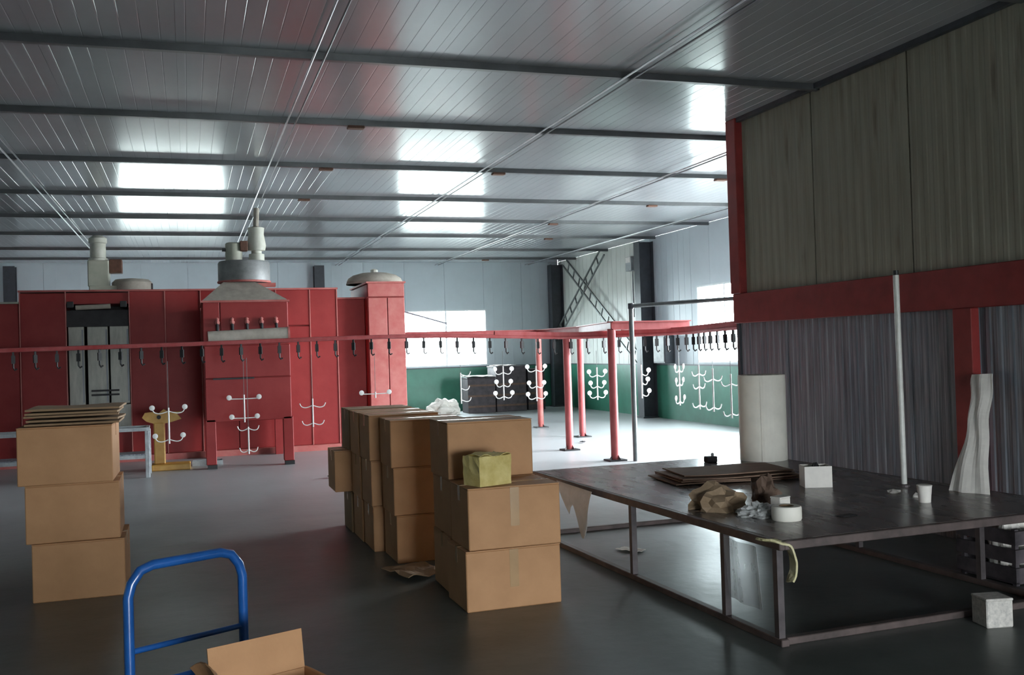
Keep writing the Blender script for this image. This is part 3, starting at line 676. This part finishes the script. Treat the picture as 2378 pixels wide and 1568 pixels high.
# brown board sheets on the table
for i in range(4):
    cx_, cy_ = 4.06 + .03 * math.sin(i * 2.7), 7.05 + .03 * math.cos(i * 1.9)
    tag(MB().grid(lambda u, v, i=i: ((u - .5) * (1.05 - .05 * i), (v - .5) * (.62 - .03 * i), .004 * math.sin(u * 6 + i) + .004), 10, 4, .009).build('board_sheet', 'sheet_board', None, (cx_, cy_, TZ + .012 + i * .018), (0, 0, -.10 + .09 * math.sin(i * 3.3))), ['lowest', 'second lowest', 'second highest', 'topmost'][i] + ' thin brown board of the flat pile on the work table', 'board', 'flat board pile on the work table')
def crumple(name, label, cat, loc, sx, sy, sz, m, seed, sub=4, amp=.35, rot=0., group=None):
    bm = bmesh.new(); bmesh.ops.create_icosphere(bm, subdivisions=sub, radius=1)
    for v_ in bm.verts:
        q = v_.co.copy(); d = noise.cell(q * 2.4 + Vector((seed,) * 3)) * .35 + noise.noise(q * 2.1 + Vector((seed,) * 3)) + .5 * abs(noise.noise(q * 5 + Vector((seed,) * 3)))
        v_.co = q * (1 + amp * d); v_.co = Vector((v_.co.x * sx, v_.co.y * sy, max(-.25, v_.co.z) * sz + .25 * sz))
    zmin = min(v_.co.z for v_ in bm.verts)
    for v_ in bm.verts: v_.co.z -= zmin
    o = MB().bm(bm).build(name, m, None, loc, (0, 0, rot)); bm.free(); return tag(o, label, cat, group)
crumple('crumpled_paper', 'crumpled heap of brown packing paper on the work table', 'paper', (3.27, 5.80, TZ), .18, .16, .12, 'paper_brown', 3, sub=3, amp=.5, rot=.3)
crumple('bark_scrap', 'dark torn board scrap leaning against the brown paper heap', 'scrap', (3.66, 5.84, TZ), .08, .11, .12, 'bark', 9, 3, .6)
crumple('plastic_wrap', 'crumpled white plastic wrap lying before the brown paper heap', 'plastic wrap', (3.37, 5.43, TZ), .12, .10, .055, 'film', 14, 4, .5)
# small cream box and tape roll
sb = thing('small_carton', 'small cream box standing behind the tape roll', 'box', (3.58, 5.53, TZ), .3)
B(-.05, .05, -.04, .04, 0, .08, c=.004).build('box_body', 'white_paper', sb); B(-.052, .052, -.042, .042, .08, .09, c=.003).build('lid', 'white_paper', sb)
tr_ = thing('tape_roll', 'cream tape roll lying on the work table edge', 'tape roll', (3.42, 5.22, TZ))
mb = MB(); n = 24; prof = [(.045, 0), (.085, 0), (.09, .01), (.09, .075), (.085, .085), (.045, .085)]
for (r_, z_) in prof: mb.v += [(r_ * math.cos(2 * PI * j / n), r_ * math.sin(2 * PI * j / n), z_) for j in range(n)]
for i in range(len(prof)):
    i2 = (i + 1) % len(prof)
    for j in range(n): mb.f.append((i * n + j, i * n + (j + 1) % n, i2 * n + (j + 1) % n, i2 * n + j))
mb.build('tape_winding', 'foam_white', tr_, smooth=True)
mb = MB(); prof = [(.040, 0), (.045, 0), (.045, .085), (.040, .085)]
for (r_, z_) in prof: mb.v += [(r_ * math.cos(2 * PI * j / n), r_ * math.sin(2 * PI * j / n), z_) for j in range(n)]
for i in range(4):
    i2 = (i + 1) % 4
    for j in range(n): mb.f.append((i * n + j, i * n + (j + 1) % n, i2 * n + (j + 1) % n, i2 * n + j))
mb.build('core', 'carton_dull', tr_)
# open white box with a dark part in it
wb_ = thing('white_box', 'open white cardboard box with a dark part poking out on the work table', 'box', (4.40, 6.32, TZ), -.35)
a, b, h_ = .10, .08, .155
mb = MB().box(-a, a, -b, b, 0, .004); mb.box(-a, a, -b, -b + .004, .004, h_); mb.box(-a, a, b - .004, b, .004, h_); mb.box(-a, -a + .004, -b + .004, b - .004, .004, h_); mb.box(a - .004, a, -b + .004, b - .004, .004, h_)
mb.build('box_body', 'white_paper', wb_)
crumple('dark_part', 'dark lumpy metal part sitting inside the open white box', 'part', (4.40, 6.32, TZ + .005), .05, .045, .13, 'black', 21, 3, .2)
# cup, flat dark piece, small block, scraps
cu = thing('paper_cup', 'white paper cup standing near the right edge of the work table', 'cup', (4.56, 5.36, TZ))
MB().lathe([(.038, 0), (.042, .05), (.048, .11), (.045, .11), (.036, .01)], 16).build('cup_wall', 'white_paper', cu, smooth=True); MB().lathe([(.047, .106), (.051, .110), (.047, .114)], 16).build('rim', 'white_paper', cu)
scrap('flat_plate', 'small dark flat plate lying on the work table', 'plate', (3.80, 5.16, TZ), .12, .07, .2, 'black', .006, .004)
blk = thing('small_block', 'small dark block with a knob near the far end of the work table', 'block', (4.5, 8.06, TZ)); B(-.05, .05, -.04, .04, 0, .055, c=.006).build('body', 'dark_void', blk); MB().lathe([(.012, .055), (.016, .075), (.008, .085)], 8, (.02, 0, 0)).build('knob', 'grey_frame', blk)
crumple('paper_scrap', 'white crumpled paper scrap beside the white pole', 'paper', (4.66, 5.78, TZ), .04, .03, .02, 'white_paper', 31, 2, .6, group='white scraps around the pole')
crumple('paper_scrap', 'white crumpled paper scrap between the pole and the paper cup', 'paper', (4.66, 5.55, TZ), .035, .03, .02, 'white_paper', 33, 2, .6, group='white scraps around the pole')
po = thing('white_pole', 'tall thin white pole standing upright on the work table', 'pole', (4.92, 5.99, TZ))
MB().cyl((0, 0, 0), (-.008, .0, 1.54), .021, 12).build('tube', 'pole_white', po, smooth=True); MB().cyl((-.008, 0, 1.54), (-.008, 0, 1.575), .019, 10).build('end_cap', 'black', po); MB().lathe([(.04, 0), (.04, .012), (.024, .02)], 12).build('foot', 'leg_steel', po)
# foam roll
fr = thing('foam_roll', 'thick white foam roll standing upright at the partition end of the table', 'foam roll', (5.02, 8.0, TZ))
mb = MB(); R0 = .215
mb.tube([(0, 0, 0), (0, 0, .78)], R0, 28).build('roll', 'foam_white', fr, smooth=True)
sp = [(R0 * (1 - k / 60) * math.cos(k * .35), R0 * (1 - k / 60) * math.sin(k * .35), .781) for k in range(50)]
MB().tube(sp, .003, 4).build('spiral_edge', 'dust_grey', fr)
MB().grid(lambda u, v: ((R0 + .004 + .012 * u) * math.cos(-2.2 + .5 * u), (R0 + .004 + .012 * u) * math.sin(-2.2 + .5 * u), .0 + .78 * v), 4, 3, .004).build('loose_end', 'foam_white', fr)
# white sheet leaning on the partition
def lean(u, v):
    b0, b1 = Vector((5.04, 5.68, TZ + .004)), Vector((5.14, 5.40, TZ + .004)); t0, t1 = Vector((5.79, 6.22, 1.35)), Vector((5.79, 6.02, 1.36))
    wv = v ** .75; p = (b0.lerp(b1, u)).lerp(t0.lerp(t1, u), wv)
    pinch = 1 - .45 * math.sin(PI * min(1, v * 1.1)) * .6
    c = (b0.lerp(b1, .5)).lerp(t0.lerp(t1, .5), wv); p = c + (p - c) * pinch
    p += Vector((-.03 * math.sin(u * PI), 0, 0)) + Vector((.012 * math.sin(u * 12 + v * 4), .008 * math.sin(v * 15), 0)); return p
tag(MB().grid(lean, 12, 18, .006).build('packing_film', 'white_paper'), 'white packing sheet leaning against the red partition post', 'packing sheet')
# things hanging from the table and under it
tag(MB().grid(lambda u, v: (2.86 - .012 * math.sin(v * 3), 6.95 + .75 * u * (1 - .5 * v) + .1 * v, TZ - .01 - (.27 + .12 * math.sin(u * 6)) * v), 10, 8, .003).build('plastic_sheet', 'film'), 'white plastic sheet hanging from the table edge behind the cartons', 'plastic sheet')
tag(MB().grid(lambda u, v: (2.96 + .012 * math.sin(u * 9) + .03 * v, 4.83 + .36 * u, TZ - .055 - .36 * v), 8, 6, .002).build('plastic_sheet', 'film_thin'), 'thin clear plastic sheet hanging beneath the near table corner', 'plastic sheet')
st = smooth_path([(2.93, 0, TZ + .010), (3.0, 0, TZ + .006), (3.07, 0, TZ - .03), (3.10, 0, TZ - .10), (3.10, 0, TZ - .17), (3.075, 0, TZ - .23)], 4)
mb = MB().grid(lambda u, v: tuple(st[int(round(u * (len(st) - 1)))] + Vector((0, 4.645 + .06 * v + .07 * max(0, 1 - 5 * u), .006 * math.sin(u * 20 + v * 3)))), len(st) - 1, 3, .012)
tag(mb.build('foam_strip', 'strip_foam'), 'yellowish foam strip hanging over the near table corner', 'foam strip')
sk = thing('speckled_box', 'small speckled white box on the floor at the near right table corner', 'box', (4.32, 4.56, 0), -.2)
B(-.08, .08, -.075, .075, 0, .155, c=.006).build('box_body', 'speckle', sk); B(-.082, .082, -.077, .077, .15, .165, c=.004).build('lid', 'speckle', sk)
cr = thing('dark_crate', 'dark open crate on the floor under the right table edge', 'crate', (5.33, 5.42, 0), .05)
for z_ in (.03, .15, .27):
    for s in (-1, 1): B(-.25, .25, s * .24 - .01, s * .24 + .01, z_, z_ + .09).build('slat', 'junk_dark', cr)
    for s in (-1, 1): B(s * .24 - .01, s * .24 + .01, -.23, .23, z_, z_ + .09).build('slat', 'junk_dark', cr)
for sx_ in (-1, 1):
    for sy_ in (-1, 1): B(sx_ * .215 - .015, sx_ * .215 + .015, sy_ * .215 - .015, sy_ * .215 + .015, 0, .37).build('corner_post', 'junk_dark', cr)
B(-.23, .23, -.23, .23, .01, .03).build('bottom_board', 'junk_dark', cr)
crumple('white_rag', 'crumpled whitish rag heaped in the dark crate', 'rag', (5.33, 5.42, .035), .15, .14, .30, 'white_paper', 41, 4, .35)
scrap('paper_scrap', 'white paper scrap on the floor beneath the work table', 'paper', (3.35, 7.35, 0), .12, .22, .5, 'white_paper', .02, .003)

# ================================================================ THINGS BY THE BOOTH
ys = thing('yellow_stand', 'yellow iron pedestal with a flared head on a broad base before the booth', 'stand', (-.44, 15.95, 0))
B(-.14, .42, -.2, .2, 0, .09, c=.012).build('base', 'yellow_paint', ys)
B(-.10, .06, -.08, .08, .09, .72, c=.015).build('column', 'yellow_paint', ys)
mb = MB(); hp = [(-.26, .80), (-.20, .74), (-.08, .70), (-.06, .66), (.04, .66), (.06, .70), (.16, .72), (.3, .76), (.24, .84), (.32, .87), (.12, .87), (.05, .92), (-.02, .86), (-.10, .88), (-.22, .87)]
n = len(hp); mb.v = [(x, -.07, z) for x, z in hp] + [(x, .07, z) for x, z in hp]
mb.f = [tuple(range(n)), tuple(reversed(range(n, 2 * n)))] + [(i, (i + 1) % n, n + (i + 1) % n, n + i) for i in range(n)]
mb.build('head', 'yellow_paint', ys); MB().cyl((-.02, -.1, .80), (-.02, .1, .80), .03, 10).build('pivot_pin', 'dark_void', ys)
tp = thing('parts_tray', 'low grey tray of loose parts beside the yellow pedestal', 'tray', (.16, 16.3, 0))
mb = MB().box(-.16, .3, -.12, .12, 0, .01).box(-.16, .3, -.12, -.11, .01, .07).box(-.16, .3, .11, .12, .01, .07).box(-.16, -.15, -.11, .11, .01, .07).box(.29, .3, -.11, .11, .01, .07)
mb.build('tray_body', 'grey_frame', tp)
bn = thing('steel_bench', 'low grey steel bench frame standing behind the lone carton stack', 'bench', (-1.7, 15.27, 0))
for x in (-1.1, 1.1):
    for y in (-.25, .25): B(x - .03, x + .03, y - .03, y + .03, 0, .66, c=.004).build('leg', 'grey_frame', bn)
for y in (-.25, .25): B(-1.1, 1.1, y - .025, y + .025, .66, .71).build('top_rail', 'grey_frame', bn); B(-1.07, 1.07, y - .02, y + .02, .27, .32).build('lower_rail', 'grey_frame', bn)
for x in (-1.1, 1.1): B(x - .025, x + .025, -.225, .225, .66, .71).build('end_rail', 'grey_frame', bn)
for i in range(5): B(-1.07 + i * .43, -1.07 + i * .43 + .41, -.23, .23, .32, .335).build('shelf_plate', 'galv', bn)
scrap('dark_scrap', 'small dark scrap on the open floor left of the rearmost cartons', 'scrap', (1.82, 13.5, 0), .16, .1, .2, 'black', .04, .01)
scrap('dark_scrap', 'small dark scrap on the bright floor beside the red posts', 'scrap', (6.45, 16.0, 0), .12, .07, .8, 'black', .04, .008)

# ================================================================ FAR CORNER
G_J = 'dark crates piled by the far wall'
for i, (x0, x1, y0, y1, z0, z1, lb) in enumerate(((7.0, 7.75, 25.3, 26.0, 0, .95, 'dark crate with a white cover standing lowest in the pile by the far window'), (7.8, 8.65, 25.4, 26.2, 0, 1.22, 'tall dark crate in the middle of the pile by the far wall'), (8.75, 9.25, 25.6, 26.2, 0, 1.12, 'narrow dark crate at the corner end of the pile by the far wall'))):
    c_ = thing('dark_case', lb, 'crate', ((x0 + x1) / 2, (y0 + y1) / 2, 0), .04 * (i - 1), G_J)
    hx, hy = (x1 - x0) / 2, (y1 - y0) / 2
    B(-hx, hx, -hy, hy, 0, z1 - .03, c=.01).build('case_body', 'junk_dark', c_); B(-hx - .015, hx + .015, -hy - .015, hy + .015, z1 - .03, z1, c=.006).build('lid', 'junk_dark', c_)
    for k in range(3): B(-hx, hx, -hy - .012, -hy, .15 + k * .28, .2 + k * .28).build('batten', 'bark', c_)
scrap('white_cover', 'white sheet draped on the lowest dark crate by the far window', 'sheet', (7.36, 25.65, .95), .72, .74, .05, 'white_paper', .05, .01)
scrap('white_cover', 'narrow white sheet on the tall dark crate by the far wall', 'sheet', (8.1, 25.75, 1.22), .55, .5, .2, 'white_paper', .04, .01)
crumple('white_heap', 'heap of white plastic on the floor beside the dark crates', 'heap', (6.3, 25.3, 0), .42, .3, .32, 'white_paper', 51, 4, .4)
bd = MB().box(-.05, .05, -.015, .015, 0, 1.15); tag(bd.build('brown_plank', 'carton', None, (5.55, 26.62, .01), (-.1, 0, .15)), 'brown plank leaning on the far green wall beside the booth tower', 'plank')
el = thing('wall_cabinet', 'dark grey electric cabinet on the right wall beside the black column', 'cabinet', (XR - .16, 19.95, 1.25))
B(-.1, .14, -.28, .28, 0, .62, c=.01).build('case', 'steel_dark', el); B(-.115, -.1, -.25, .25, .04, .58).build('door', 'drum_grey', el)
jb = thing('junction_box', 'small grey junction box high on the right wall with a conduit below', 'junction box', (XR - .12, 21.6, 3.45))
B(-.06, .095, -.16, .16, 0, .34, c=.01).build('case', 'grey_frame', jb); B(-.07, -.06, -.13, .13, .2, .33).build('cover', 'white_powder', jb); MB().cyl((.05, 0, 0), (.05, 0, -1.1), .02, 8).build('conduit', 'grey_frame', jb)
